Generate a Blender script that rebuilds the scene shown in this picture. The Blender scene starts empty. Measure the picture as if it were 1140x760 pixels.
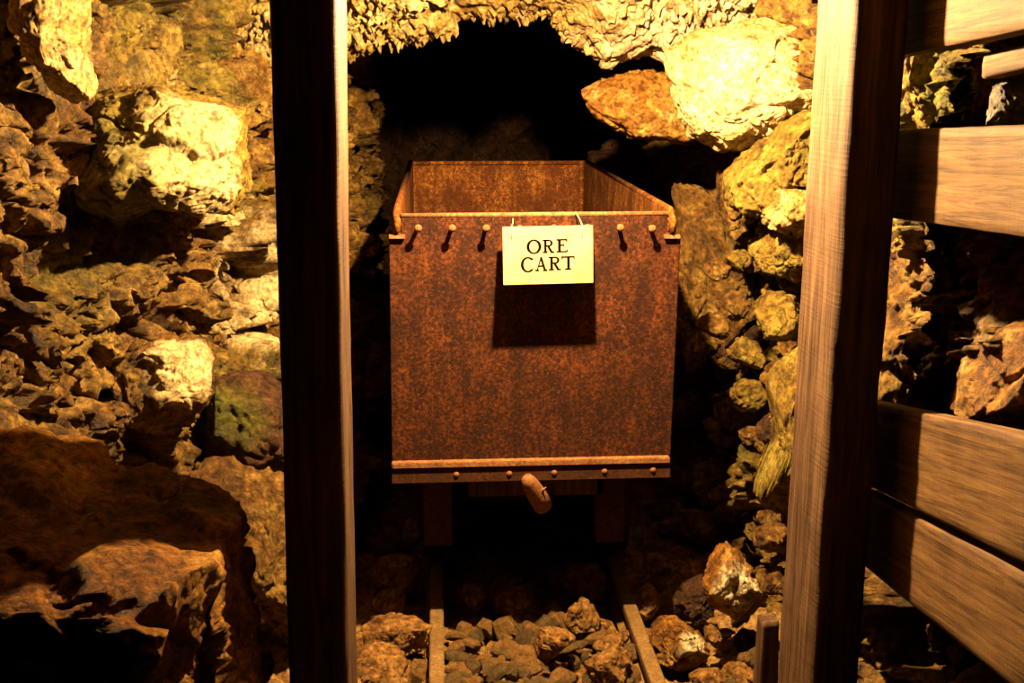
import bpy, bmesh, math, random
import numpy as np
from mathutils.bvhtree import BVHTree
from mathutils import Vector, Matrix, Euler
random.seed(7)
S = bpy.context.scene
C = S.collection

# ------------------------------------------------------------------ camera
F = 1425.0
CAM = np.array([0.0, 0.0, 1.7])
TH = math.atan(290 / F)
PS = math.atan(85 / F * math.cos(TH))
fw = np.array([math.sin(PS) * math.cos(TH), math.cos(PS) * math.cos(TH), -math.sin(TH)])
rt = np.array([math.cos(PS), -math.sin(PS), 0.0])
up = np.cross(rt, fw)

def ray(px, py):
    return fw * F + rt * (px - 570) + up * (380 - py)

def PY(px, py, Y):
    d = ray(px, py); return CAM + d * (Y / d[1])

def PX(px, py, X):
    d = ray(px, py); return CAM + d * (X / d[0])

def PZ(px, py, Z):
    d = ray(px, py); return CAM + d * ((Z - CAM[2]) / d[2])

cd = bpy.data.cameras.new('camera')
cam = bpy.data.objects.new('camera', cd); C.objects.link(cam)
cd.sensor_width = 36; cd.lens = F / 1140 * 36; cd.clip_start = 0.05; cd.clip_end = 100
cam.location = CAM
m = Matrix(((rt[0], up[0], -fw[0]), (rt[1], up[1], -fw[1]), (rt[2], up[2], -fw[2])))
cam.rotation_euler = m.to_euler()
S.camera = cam

# ------------------------------------------------------------------ numpy noise
_rs = np.random.RandomState(11)
_perm = _rs.permutation(256).astype(np.int64); _perm = np.concatenate([_perm, _perm, _perm])
_gr = _rs.normal(size=(256, 3)); _gr /= np.linalg.norm(_gr, axis=1)[:, None]
_cr = _rs.rand(256, 8)

def _h(i, j, k):
    return _perm[(_perm[(_perm[i & 255] + (j & 255)) & 255] + (k & 255)) & 255]

def noise(p):
    p = np.asarray(p, float)
    i = np.floor(p).astype(np.int64); f = p - i
    u = f * f * f * (f * (f * 6 - 15) + 10)
    out = 0
    for a in (0, 1):
        wa = u[:, 0] if a else 1 - u[:, 0]
        for b in (0, 1):
            wb = u[:, 1] if b else 1 - u[:, 1]
            for c in (0, 1):
                wc = u[:, 2] if c else 1 - u[:, 2]
                g = _gr[_h(i[:, 0] + a, i[:, 1] + b, i[:, 2] + c)]
                d = (f[:, 0] - a) * g[:, 0] + (f[:, 1] - b) * g[:, 1] + (f[:, 2] - c) * g[:, 2]
                out = out + wa * wb * wc * d
    return out * 1.6

def fbm(p, octv=4, gain=0.5):
    s = 0; a = 1.0
    for o in range(octv):
        s = s + a * noise(p * (2.03 ** o) + 17.3 * o); a *= gain
    return s

def ridged(p, octv=4, gain=0.55):
    s = 0; a = 1.0
    for o in range(octv):
        s = s + a * (1 - 2 * np.abs(noise(p * (2.1 ** o) + 5.1 * o))); a *= gain
    return s

def vnoise3(p, sc):
    return np.stack([noise(p * sc + 3.1), noise(p * sc + 47.7), noise(p * sc + 91.3)], 1)

def worley(p):
    """F1, F2, per-cell tilted height"""
    i = np.floor(p).astype(np.int64)
    n = len(p)
    F1 = np.full(n, 9.0); F2 = np.full(n, 9.0); H = np.zeros(n)
    for a in (-1, 0, 1):
        for b in (-1, 0, 1):
            for c in (-1, 0, 1):
                hh = _h(i[:, 0] + a, i[:, 1] + b, i[:, 2] + c)
                r = _cr[hh]
                cc = np.stack([i[:, 0] + a, i[:, 1] + b, i[:, 2] + c], 1) + r[:, :3]
                d = p - cc
                D = np.sqrt((d * d).sum(1))
                h = r[:, 3] * 2 - 1 + 2.3 * ((r[:, 4:7] * 2 - 1) * d).sum(1)
                near = D < F1
                F2 = np.where(near, F1, np.minimum(F2, D))
                H = np.where(near, h, H)
                F1 = np.where(near, D, F1)
    return F1, F2, H

def chunky(p, size, warp=0.25):
    q = p / size
    q = q + warp * vnoise3(q, 1.7)
    a, b, h = worley(q)
    crack = np.clip((b - a) / 0.13, 0, 1)
    crack = crack * crack * (3 - 2 * crack)
    return h * 0.55 * crack - 0.8 * (1 - crack)

def rockdisp(p, amp=1.0):
    return amp * (0.075 * chunky(p, 0.34) + 0.034 * chunky(p + 5, 0.13) + 0.013 * chunky(p + 9, 0.05, 0.35)
                  + 0.03 * fbm(p * 5.0, 3) + 0.013 * ridged(p * 17, 4) + 0.004 * ridged(p * 60, 2))

# ------------------------------------------------------------------ object helpers
def mesh_np(name, v, f, mat, parent=None, smooth=True):
    me = bpy.data.meshes.new(name)
    f = np.asarray(f, np.int32)
    me.vertices.add(len(v)); me.vertices.foreach_set('co', np.asarray(v, np.float32).ravel())
    k = f.shape[1]
    me.loops.add(f.size); me.loops.foreach_set('vertex_index', f.ravel())
    me.polygons.add(len(f))
    me.polygons.foreach_set('loop_start', np.arange(0, f.size, k, dtype=np.int32))
    me.polygons.foreach_set('loop_total', np.full(len(f), k, np.int32))
    me.polygons.foreach_set('use_smooth', np.full(len(f), smooth, bool))
    me.update(calc_edges=True); me.validate()
    me.materials.append(mat)
    o = bpy.data.objects.new(name, me); C.objects.link(o)
    if parent: o.parent = parent
    return o

def attr(o, name, val):
    a = o.data.attributes.new(name, 'FLOAT', 'POINT')
    a.data.foreach_set('value', np.asarray(val, np.float32))

def tag(o, label=None, cat=None, group=None, kind=None):
    if label: o['label'] = label
    if cat: o['category'] = cat
    if group: o['group'] = group
    if kind: o['kind'] = kind
    return o

def empty(name, loc=(0, 0, 0)):
    o = bpy.data.objects.new(name, None); C.objects.link(o)
    o.location = loc; o.empty_display_size = 0.1
    return o

def bmobj(name, bm, mat, parent=None, origin=None, smooth=False):
    """bm in world coordinates; parent assumed unrotated"""
    me = bpy.data.meshes.new(name)
    if parent is not None:
        bmesh.ops.translate(bm, verts=bm.verts, vec=-Vector(parent.location))
    bmesh.ops.recalc_face_normals(bm, faces=bm.faces)
    bm.to_mesh(me); bm.free()
    for p in me.polygons: p.use_smooth = smooth
    me.materials.append(mat)
    o = bpy.data.objects.new(name, me); C.objects.link(o)
    if parent is not None: o.parent = parent
    return o

def prism(bm, pts, ext):
    """pts: list of 3-D points of a planar polygon, ext: extrusion vector"""
    a = [bm.verts.new(Vector(p)) for p in pts]
    b = [bm.verts.new(Vector(p) + Vector(ext)) for p in pts]
    bm.faces.new(a); bm.faces.new(b[::-1])
    n = len(pts)
    for i in range(n):
        bm.faces.new((a[i], b[i], b[(i + 1) % n], a[(i + 1) % n]))

def box(bm, lo, hi):
    x0, y0, z0 = lo; x1, y1, z1 = hi
    prism(bm, [(x0, y0, z0), (x1, y0, z0), (x1, y0, z1), (x0, y0, z1)], (0, y1 - y0, 0))

def tube(bm, pts, rad, seg=10, caps=True):
    rings = []
    pts = [Vector(p) for p in pts]
    if not hasattr(rad, '__len__'): rad = [rad] * len(pts)
    for i, p in enumerate(pts):
        t = (pts[min(i + 1, len(pts) - 1)] - pts[max(i - 1, 0)]).normalized()
        a = t.cross(Vector((0.13, 0.21, 1)) if abs(t.z) < .9 else Vector((1, 0.1, 0))).normalized(); b = t.cross(a)
        rings.append([bm.verts.new(p + rad[i] * (math.cos(2 * math.pi * k / seg) * a + math.sin(2 * math.pi * k / seg) * b)) for k in range(seg)])
    for r0, r1 in zip(rings, rings[1:]):
        for k in range(seg):
            bm.faces.new((r0[k], r0[(k + 1) % seg], r1[(k + 1) % seg], r1[k]))
    if caps:
        bm.faces.new(rings[0][::-1]); bm.faces.new(rings[-1])

# ------------------------------------------------------------------ materials
def mat(name):
    m = bpy.data.materials.new(name); m.use_nodes = True
    nt = m.node_tree; b = nt.nodes['Principled BSDF']
    return m, nt, b

class NT:
    def __init__(s, nt): s.nt = nt; s.n = nt.nodes; s.l = nt.links
    def coord(s, scale=(1, 1, 1), out='Object'):
        t = s.n.new('ShaderNodeTexCoord'); mp = s.n.new('ShaderNodeMapping')
        mp.inputs['Scale'].default_value = scale
        s.l.new(t.outputs[out], mp.inputs[0]); return mp.outputs[0]
    def noise(s, vec, sc, det=4, rough=.55, dist=0):
        t = s.n.new('ShaderNodeTexNoise'); t.inputs['Scale'].default_value = sc
        t.inputs['Detail'].default_value = det; t.inputs['Roughness'].default_value = rough
        t.inputs['Distortion'].default_value = dist
        s.l.new(vec, t.inputs['Vector']); return t.outputs['Fac']
    def vor(s, vec, sc, feat='F1'):
        t = s.n.new('ShaderNodeTexVoronoi'); t.inputs['Scale'].default_value = sc; t.feature = feat
        s.l.new(vec, t.inputs['Vector']); return t.outputs['Distance']
    def ramp(s, fac, stops, interp='LINEAR'):
        r = s.n.new('ShaderNodeValToRGB'); e = r.color_ramp.elements; r.color_ramp.interpolation = interp
        while len(e) < len(stops): e.new(.5)
        for q, (p, c) in zip(e, stops):
            q.position = p; q.color = (*c, 1) if len(c) == 3 else c
        s.l.new(fac, r.inputs[0]); return r.outputs[0]
    def step(s, fac, a, b):
        r = s.n.new('ShaderNodeMapRange'); r.inputs[1].default_value = a; r.inputs[2].default_value = b
        s.l.new(fac, r.inputs[0]); return r.outputs[0]
    def mix(s, fac, a, b, mode='MIX'):
        x = s.n.new('ShaderNodeMix'); x.data_type = 'RGBA'; x.blend_type = mode
        for i, v in ((0, fac), (6, a), (7, b)):
            if hasattr(v, 'links') or isinstance(v, bpy.types.NodeSocket): s.l.new(v, x.inputs[i])
            else: x.inputs[i].default_value = v if i == 0 else (*v, 1)
        return x.outputs[2]
    def math(s, op, a, b=0.5):
        x = s.n.new('ShaderNodeMath'); x.operation = op
        for i, v in ((0, a), (1, b)):
            if isinstance(v, bpy.types.NodeSocket): s.l.new(v, x.inputs[i])
            else: x.inputs[i].default_value = v
        return x.outputs[0]
    def attr(s, name):
        x = s.n.new('ShaderNodeAttribute'); x.attribute_name = name; return x.outputs['Fac']
    def bump(s, h, strength, dist, nrm=None):
        x = s.n.new('ShaderNodeBump'); x.inputs['Strength'].default_value = strength
        x.inputs['Distance'].default_value = dist; s.l.new(h, x.inputs['Height'])
        if nrm is not None: s.l.new(nrm, x.inputs['Normal'])
        return x.outputs[0]

def rock_mat(name, dark, mid, light, pale=(.85, .68, .38), moss=(.075, .085, .006), pale_amt=0.25, moss_amt=0.2, rough=.62):
    m, nt, b = mat(name); t = NT(nt); v = t.coord()
    n1 = t.noise(v, 3.5, 6, .6, .6); n2 = t.noise(v, 16, 6, .65, .3); n3 = t.noise(v, 75, 4, .7)
    base = t.ramp(t.math('ADD', t.math('MULTIPLY', n1, .55), t.math('MULTIPLY', n2, .45)),
                  [(.36, dark), (.48, mid), (.6, light)])
    base = t.mix(t.step(n3, .35, .7), t.mix(.55, base, dark), base)
    pn = t.noise(v, 4.2, 5, .65, 1.2)
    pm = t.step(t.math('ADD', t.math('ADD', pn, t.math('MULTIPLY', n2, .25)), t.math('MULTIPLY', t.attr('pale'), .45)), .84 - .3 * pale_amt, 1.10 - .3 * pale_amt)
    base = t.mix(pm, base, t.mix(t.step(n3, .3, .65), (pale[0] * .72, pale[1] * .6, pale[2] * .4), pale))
    mn = t.noise(t.coord((1.3, 1.1, .9)), 3.0, 5, .7, .5)
    mm = t.step(t.math('ADD', mn, t.math('MULTIPLY', t.attr('moss'), .35)), .66 - .3 * moss_amt, 1.0 - .3 * moss_amt)
    base = t.mix(t.math('MULTIPLY', mm, .8), base, t.mix(n3, moss, (moss[0] * 2.2, moss[1] * 1.9, moss[2] * 1.5)))
    gr = t.ramp(t.noise(v, 38, 9, .78, .4), [(.40, (.16, .11, .08)), (.50, (.8, .78, .74)), (.62, (1.35, 1.32, 1.2))])
    base = t.mix(.8, base, t.mix(1.0, base, gr, 'MULTIPLY'))
    t.l.new(base, b.inputs['Base Color'])
    rr = t.step(t.noise(v, 9, 4, .6), .3, .7); rn = t.n.new('ShaderNodeMapRange'); rn.inputs[3].default_value = rough - .22; rn.inputs[4].default_value = rough + .15
    t.l.new(rr, rn.inputs[0]); t.l.new(rn.outputs[0], b.inputs['Roughness'])
    b.inputs["Specular IOR Level"].default_value = .12 if name == "boulder_rock" else .25
    bn = t.bump(t.noise(v, 26, 10, .75, .5), 1.0, .028)
    bn = t.bump(t.vor(v, 48), .5, .008, bn)
    t.l.new(bn, b.inputs['Normal'])
    return m

M = {}
M['rock'] = rock_mat('cave_rock', (.024, .008, .0012), (.20, .092, .013), (.44, .26, .055), pale_amt=.22, moss_amt=.42)
M['rock_moss'] = rock_mat('mossy_rock', (.05, .024, .003), (.29, .17, .022), (.52, .36, .065), pale_amt=.25, moss_amt=.75)
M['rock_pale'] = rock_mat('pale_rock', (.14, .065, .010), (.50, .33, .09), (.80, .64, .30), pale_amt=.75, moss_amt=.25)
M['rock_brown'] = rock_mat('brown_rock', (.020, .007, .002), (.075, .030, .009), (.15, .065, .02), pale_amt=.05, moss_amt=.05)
M['rock_orange'] = rock_mat('orange_rock', (.08, .024, .002), (.36, .15, .018), (.62, .36, .08), pale=(.85, .74, .5), pale_amt=.4, moss_amt=0)
M['rubble'] = rock_mat('rubble_stone', (.08, .028, .004), (.38, .18, .042), (.62, .37, .12), pale_amt=.1, moss_amt=0)
M['rubble_grey'] = rock_mat('grey_rubble_stone', (.05, .03, .009), (.22, .13, .045), (.36, .23, .09), pale_amt=.1, moss_amt=0)
M['mineral'] = rock_mat('mineral_crust', (.10, .045, .010), (.42, .26, .06), (.72, .54, .22), pale=(.80, .62, .42), pale_amt=.4, moss_amt=.35, rough=.5)
M['boulder'] = rock_mat('boulder_rock', (.04, .010, .0012), (.27, .105, .012), (.52, .26, .045), pale_amt=-1, moss_amt=-1)
M['grey_rock'] = rock_mat('grey_rock', (.06, .05, .03), (.2, .17, .12), (.35, .3, .22), pale_amt=.4, moss_amt=0)

def rust(name, a, bcol, c, lum=1.0, streak=.5, spec=.35):
    m, nt, b = mat(name); t = NT(nt); v = t.coord()
    n = t.noise(v, 95, 6, .8); n2 = t.noise(v, 7, 5, .6, .4); st = t.noise(t.coord((9, 9, 1.1)), 3.2, 5, .65, .4)
    f = t.math('ADD', t.math('MULTIPLY', n, .62), t.math('ADD', t.math('MULTIPLY', n2, .38 * (1 - streak)), t.math('MULTIPLY', st, .38 * streak)))
    col = t.ramp(f, [(.36, a), (.49, bcol), (.61, c)])
    spots = t.step(t.noise(v, 150, 2, .5), .62, .70)
    col = t.mix(t.math('MULTIPLY', spots, .55), col, (c[0] * 1.3, c[1] * 1.5, c[2] * 1.6))
    blot = t.step(t.noise(t.coord((3, 3, 2)), 3.3, 6, .68, .8), .42, .60)
    col = t.mix(t.math('MULTIPLY', blot, .5 if streak < .7 else .85), col, (a[0] * 2.2 + bcol[0] * .25, a[1] * 2.2 + bcol[1] * .25, a[2] * 2 + bcol[2] * .2))
    dk = t.step(t.vor(v, 70), .28, .12)
    col = t.mix(t.math('MULTIPLY', dk, .6), col, (a[0] * .5, a[1] * .5, a[2] * .5))
    t.l.new(col, b.inputs['Base Color'])
    b.inputs['Roughness'].default_value = .8
    b.inputs['Specular IOR Level'].default_value = spec * .45
    bn = t.bump(n, .5, .003)
    t.l.new(bn, b.inputs['Normal'])
    return m
M['rust'] = rust('rusted_steel', (.0025, .0006, .0001), (.023, .0046, .0005), (.11, .027, .0026))
M['rust_in'] = rust('rusted_steel_inside', (.014, .003, .0005), (.10, .025, .003), (.36, .14, .018), streak=.75)
M['rust_dark'] = rust('dark_rusted_steel', (.012, .004, .001), (.035, .010, .003), (.08, .025, .007))
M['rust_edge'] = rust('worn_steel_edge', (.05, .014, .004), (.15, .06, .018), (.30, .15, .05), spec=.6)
M['rail'] = rust('rail_steel', (.05, .025, .007), (.13, .07, .022), (.24, .14, .05), spec=.5)

def wood(name, dark, mid, light, axis='Z', saw=.5):
    m, nt, b = mat(name); t = NT(nt)
    sc = {'Z': (22, 22, 1.1), 'Y': (22, 1.1, 22)}[axis]
    v = t.coord(sc)
    g = t.noise(v, 2.2, 10, .72, .5)
    big = t.noise(t.coord(), 5, 4, .6)
    fine = t.noise(t.coord(tuple(q * 3 for q in sc)), 2.2, 4, .7)
    f = t.math('ADD', t.math('MULTIPLY', g, .6), t.math('ADD', t.math('MULTIPLY', big, .22), t.math('MULTIPLY', fine, .18)))
    col = t.ramp(f, [(.40, dark), (.5, mid), (.60, light)])
    kn = t.step(t.vor(t.coord((4, 4, 1.6) if axis == 'Z' else (4, 1.6, 4)), 2.0), .13, .05)
    col = t.mix(t.math('MULTIPLY', kn, .7), col, tuple(q * .4 for q in dark))
    t.l.new(col, b.inputs['Base Color']); b.inputs['Roughness'].default_value = .75
    b.inputs['Specular IOR Level'].default_value = .2
    w = t.noise(t.coord((3, 3, 120) if axis == 'Z' else (3, 120, 3)), 1.4, 2, .5)
    bn = t.bump(g, .5, .004); bn = t.bump(fine, .35, .002, bn); bn = t.bump(w, saw, .002, bn)
    t.l.new(bn, b.inputs['Normal'])
    return m
M['wood_post'] = wood('post_timber', (.018, .007, .0025), (.068, .033, .015), (.125, .068, .034))
M['wood_plank'] = wood('plank_timber', (.022, .008, .002), (.092, .043, .013), (.155, .082, .027), 'Z', .25)
M['wood_grey'] = wood('old_timber', (.02, .008, .003), (.07, .032, .012), (.14, .07, .025))

m, nt, b = mat('sign_board'); t = NT(nt)
col = t.ramp(t.noise(t.coord(), 22, 4, .6), [(.36, (.155, .10, .022)), (.5, (.20, .15, .045)), (.65, (.215, .17, .062))])
t.l.new(col, b.inputs['Base Color']); b.inputs['Roughness'].default_value = .5; M['sign'] = m
m, nt, b = mat('sign_ink'); b.inputs['Base Color'].default_value = (.003, .001, .0004, 1); b.inputs['Roughness'].default_value = .9; b.inputs['Specular IOR Level'].default_value = 0; M['ink'] = m
m, nt, b = mat('wire'); b.inputs['Base Color'].default_value = (.7, .55, .3, 1); b.inputs['Metallic'].default_value = .6; b.inputs['Roughness'].default_value = .4; M['wire'] = m

# ------------------------------------------------------------------ cave shell
def catmull(xs, ys, q):
    return np.interp(q, xs, ys)

def smooth_path(pts, n, dens):
    """resample a polyline with smoothing; dens(t)->relative spacing"""
    pts = np.array(pts, float)
    d = np.r_[0, np.cumsum(np.linalg.norm(np.diff(pts, axis=0), axis=1))]
    tt = np.linspace(0, d[-1], 600)
    P = np.stack([np.interp(tt, d, pts[:, k]) for k in range(pts.shape[1])], 1)
    ker = np.hanning(41); ker /= ker.sum()
    Pp = np.pad(P, ((20, 20), (0, 0)), mode='edge')
    P = np.stack([np.convolve(Pp[:, k], ker, 'valid') for k in range(P.shape[1])], 1)
    w = np.array([1.0 / dens(P[i]) for i in range(len(P))])
    c = np.r_[0, np.cumsum((w[1:] + w[:-1]) / 2)]
    s = np.interp(np.linspace(0, c[-1], n), c, np.arange(len(P)))
    return np.stack([np.interp(s, np.arange(len(P)), P[:, k]) for k in range(P.shape[1])], 1)

def grid_faces(nu, nv):
    i = np.arange(nu - 1)[:, None] * nv + np.arange(nv - 1)[None, :]
    i = i.ravel()
    return np.stack([i, i + nv, i + nv + 1, i + 1], 1)

def blobs(p, spec):
    out = np.zeros(len(p))
    for (c, r, a) in spec:
        d = np.linalg.norm(p - np.array(c), axis=1) / r
        out = np.maximum(out, a * np.clip(1.4 - d, 0, 1))
    return out

def wall(name, path, side, zc, material, lean, pale=(), moss=(), bumps=(), nu=760, nv=430, amp=1.35, z0=-.15, z1=2.75):
    path = smooth_path(path, nu, lambda p: 1.0 if 2.3 < p[1] < 5.2 else 3.5)
    z = np.linspace(z0, z1, nv)
    X = np.repeat(path[:, 0], nv); Y = np.repeat(path[:, 1], nv); Z = np.tile(z, nu)
    tg = np.gradient(path, axis=0); tg /= np.linalg.norm(tg, axis=1)[:, None]
    nrm = np.stack([tg[:, 1], -tg[:, 0]], 1) * side      # toward the tunnel
    NX = np.repeat(nrm[:, 0], nv); NY = np.repeat(nrm[:, 1], nv)
    base = np.stack([X, Y, Z], 1)
    off = rockdisp(base, amp) + lean(Y, Z)
    for (c, r, a) in bumps:
        d = (base - np.array(c)) / np.array(r)
        q = np.clip(1 - (d * d).sum(1), 0, 1)
        off = off + a * np.sqrt(q)
    v = base.copy()
    v[:, 0] += NX * off; v[:, 1] += NY * off
    v[:, 2] += 0.28 * rockdisp(base + 31, amp)
    f = grid_faces(nu, nv)
    if side < 0: f = f[:, ::-1]
    o = mesh_np(name, v, f, material)
    attr(o, 'pale', blobs(v, pale)); attr(o, 'moss', blobs(v, moss))
    o['kind'] = 'structure'
    SHELL[name] = BVHTree.FromPolygons(v.tolist(), f.tolist())
    return o
SHELL = {}

LP = [(-1.32, 1.8), (-1.22, 2.4), (-1.02, 3.0), (-.78, 3.5), (-.58, 3.95), (-.42, 4.4), (-.36, 5.0), (-.36, 6), (-.45, 8.5)]
def leanL(Y, Z):
    # upper wall leans inward; foot spreads
    return 0.10 * np.clip((.8 - Z) / .8, 0, 1) + 0.10 * np.clip((Z - 1.5) / .8, 0, 1.3) ** 2
wall('wall_left', LP, 1, 0, M['rock'], leanL,
     pale=[(PY(60, 40, 3.1), .12, .8), (PY(110, 85, 3.2), .10, .8), (PY(290, 330, 3.9), .2, .9), (PY(280, 260, 3.8), .15, .8)],  # last two pale blobs paint white highlight glints into the rock colour
     moss=[(PY(200, 40, 3.6), .45, .5), (PY(270, 130, 3.8), .3, .35), (PY(120, 290, 3.3), .25, .3), (PY(250, 450, 3.7), .2, .6)],
     bumps=[(PY(30, 470, 3.0), (.3, .4, .25), .05)])
RP = [(1.22, 1.4), (1.14, 2.1), (1.12, 2.4), (1.1, 2.9), (1.14, 3.4), (1.12, 3.9), (1.04, 4.5), (.98, 5.2), (1.0, 6.5), (1.1, 8.5)]
def leanR(Y, Z):
    return 0.08 * np.clip((.8 - Z) / .8, 0, 1) + 0.12 * np.clip((Z - 1.5) / .8, 0, 1.3) ** 2
wall('wall_right', RP, -1, 0, M['rock'], leanR,
     pale=[(PY(860, 210, 3.6), .15, .6)],
     moss=[(PY(830, 400, 4.0), .5, .55), (PY(860, 300, 3.7), .3, .6), (PY(1030, 100, 2.8), .3, .8), (PY(870, 450, 3.7), .3, .7)])

# ceiling: swept section with a lip over the tunnel mouth
lipx = np.array([(px - 485) / F * 4.3 for px in (300, 386, 430, 470, 500, 520, 560, 600, 630, 650, 668, 690, 720, 760, 900)])
lipz = np.array([PY(px, py, 4.3)[2] for px, py in zip((300, 386, 430, 470, 500, 520, 560, 600, 630, 650, 668, 690, 720, 760, 900),
                                                  (85, 66, 50, 46, 34, 22, 14, 18, 40, 58, 74, 70, 62, 85, 90))])
def make_ceiling():
    nx, ny = 620, 620
    xs = np.linspace(-1.15, 1.45, nx)
    sec = np.array([(2.62, 2.62, 0), (2.8, 2.55, 0), (3.1, 2.46, 0), (3.5, 2.28, .2), (3.9, 2.08, .7), (4.15, .06, 1), (4.3, 0, 1),
                    (4.42, .10, 1), (4.7, .18, 1), (5.6, 2.25, 0), (8.6, 2.2, 0)])
    # distances along section
    def zat(i, X):
        y, z, w = sec[i]
        lz = np.interp(X, lipx, lipz)
        if w >= 1: return lz + z
        return z * (1 - w) + (lz + .2) * w if w > 0 else np.full_like(X, z)
    Zs = np.stack([zat(i, xs) for i in range(len(sec))], 1)          # nx, k
    Ys = sec[:, 0]
    seg = np.r_[0, np.cumsum(np.hypot(np.diff(Ys), np.diff(Zs.mean(0))))]
    tt = np.linspace(0, seg[-1], 3000)
    yy = np.interp(tt, seg, Ys)
    w = np.where((yy > 3.2) & (yy < 4.6), 1.0, .25)
    c = np.cumsum(w); q = np.interp(np.linspace(c[0], c[-1], ny), c, tt)
    Y = np.interp(q, seg, Ys)
    ker = np.hanning(15); ker /= ker.sum()
    V = np.zeros((nx, ny, 3))
    for i in range(nx):
        zz = np.interp(q, seg, Zs[i])
        zz = np.convolve(np.pad(zz, 7, mode='edge'), ker, 'valid')
        V[i, :, 0] = xs[i]; V[i, :, 1] = Y; V[i, :, 2] = zz
    du = np.gradient(V, axis=0); dv = np.gradient(V, axis=1)
    N = np.cross(du, dv); N /= np.linalg.norm(N, axis=2)[..., None]
    N = np.where(N[..., 2:3] > 0, -N, N)
    b = V.reshape(-1, 3); n = N.reshape(-1, 3)
    off = rockdisp(b, .35)
    crust = np.clip(noise(b * 3 + 4) * 1.5 + .7, 0, 1) * np.clip((b[:, 1] - 3.0) / .5, 0, 1)
    pop = np.clip(noise(b * 85), 0, 1) * .018 + np.clip(noise(b * 45 + 8), 0, 1) * .022 + ridged(b * 30, 2) * .004
    off = off + crust * pop
    v = b + n * off[:, None]
    v[:, 2] -= crust * np.clip(noise(b * np.array([60, 60, 8]) + 3), 0, 1) ** 1.2 * .045 + .022 * fbm(b * 7, 3)
    o = mesh_np('ceiling', v, grid_faces(nx, ny), M['mineral'])
    attr(o, 'pale', np.clip((v[:, 0] - .35) / .3, 0, 1) * .6)
    attr(o, 'moss', np.clip((.05 - v[:, 0]) / .5, 0, 1) * .5)
    o['kind'] = 'structure'
make_ceiling()

def floor_h(x, y):
    x = np.asarray(x, float); y = np.asarray(y, float)
    p = np.stack([x, y, np.zeros_like(x)], 1)
    h = .02 + .03 * fbm(p * 2.5, 3) + .10 * np.clip((np.abs(x - .3) - .42) / .6, 0, 1.2)
    return h
def make_floor():
    nx, ny = 380, 420
    xs = np.linspace(-1.7, 1.7, nx); ys = 2.3 + (np.linspace(0, 1, ny) ** 1.4) * 6.4
    X = np.repeat(xs, ny); Y = np.tile(ys, nx)
    p = np.stack([X, Y, 0 * X], 1)
    z = floor_h(X, Y) + .5 * (.03 * chunky(p, .09) + .014 * chunky(p + 4, .04, .3)) - .01
    v = np.stack([X, Y, z], 1)
    o = mesh_np('floor', v, grid_faces(nx, ny), M['rubble'])
    attr(o, 'pale', 0 * X); attr(o, 'moss', 0 * X); o['kind'] = 'structure'
make_floor()

# far end of the tunnel
def make_far():
    nu, nv = 120, 120
    u = np.linspace(-1.4, 1.6, nu); w = np.linspace(-.2, 2.7, nv)
    X = np.repeat(u, nv); Z = np.tile(w, nu)
    b = np.stack([X, 8.3 + 0 * X, Z], 1)
    v = b.copy(); v[:, 1] -= rockdisp(b, 1.5)
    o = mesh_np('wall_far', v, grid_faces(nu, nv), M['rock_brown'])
    attr(o, 'pale', 0 * X); attr(o, 'moss', 0 * X); o['kind'] = 'structure'
make_far()

# ------------------------------------------------------------------ boulders
_ico = {}
def ico(sub):
    if sub not in _ico:
        bm = bmesh.new(); bmesh.ops.create_icosphere(bm, subdivisions=sub, radius=1)
        v = np.array([q.co[:] for q in bm.verts]); f = np.array([[w.index for w in p.verts] for p in bm.faces])
        bm.free(); _ico[sub] = (v / np.linalg.norm(v, axis=1)[:, None], f)
    return _ico[sub]

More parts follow.
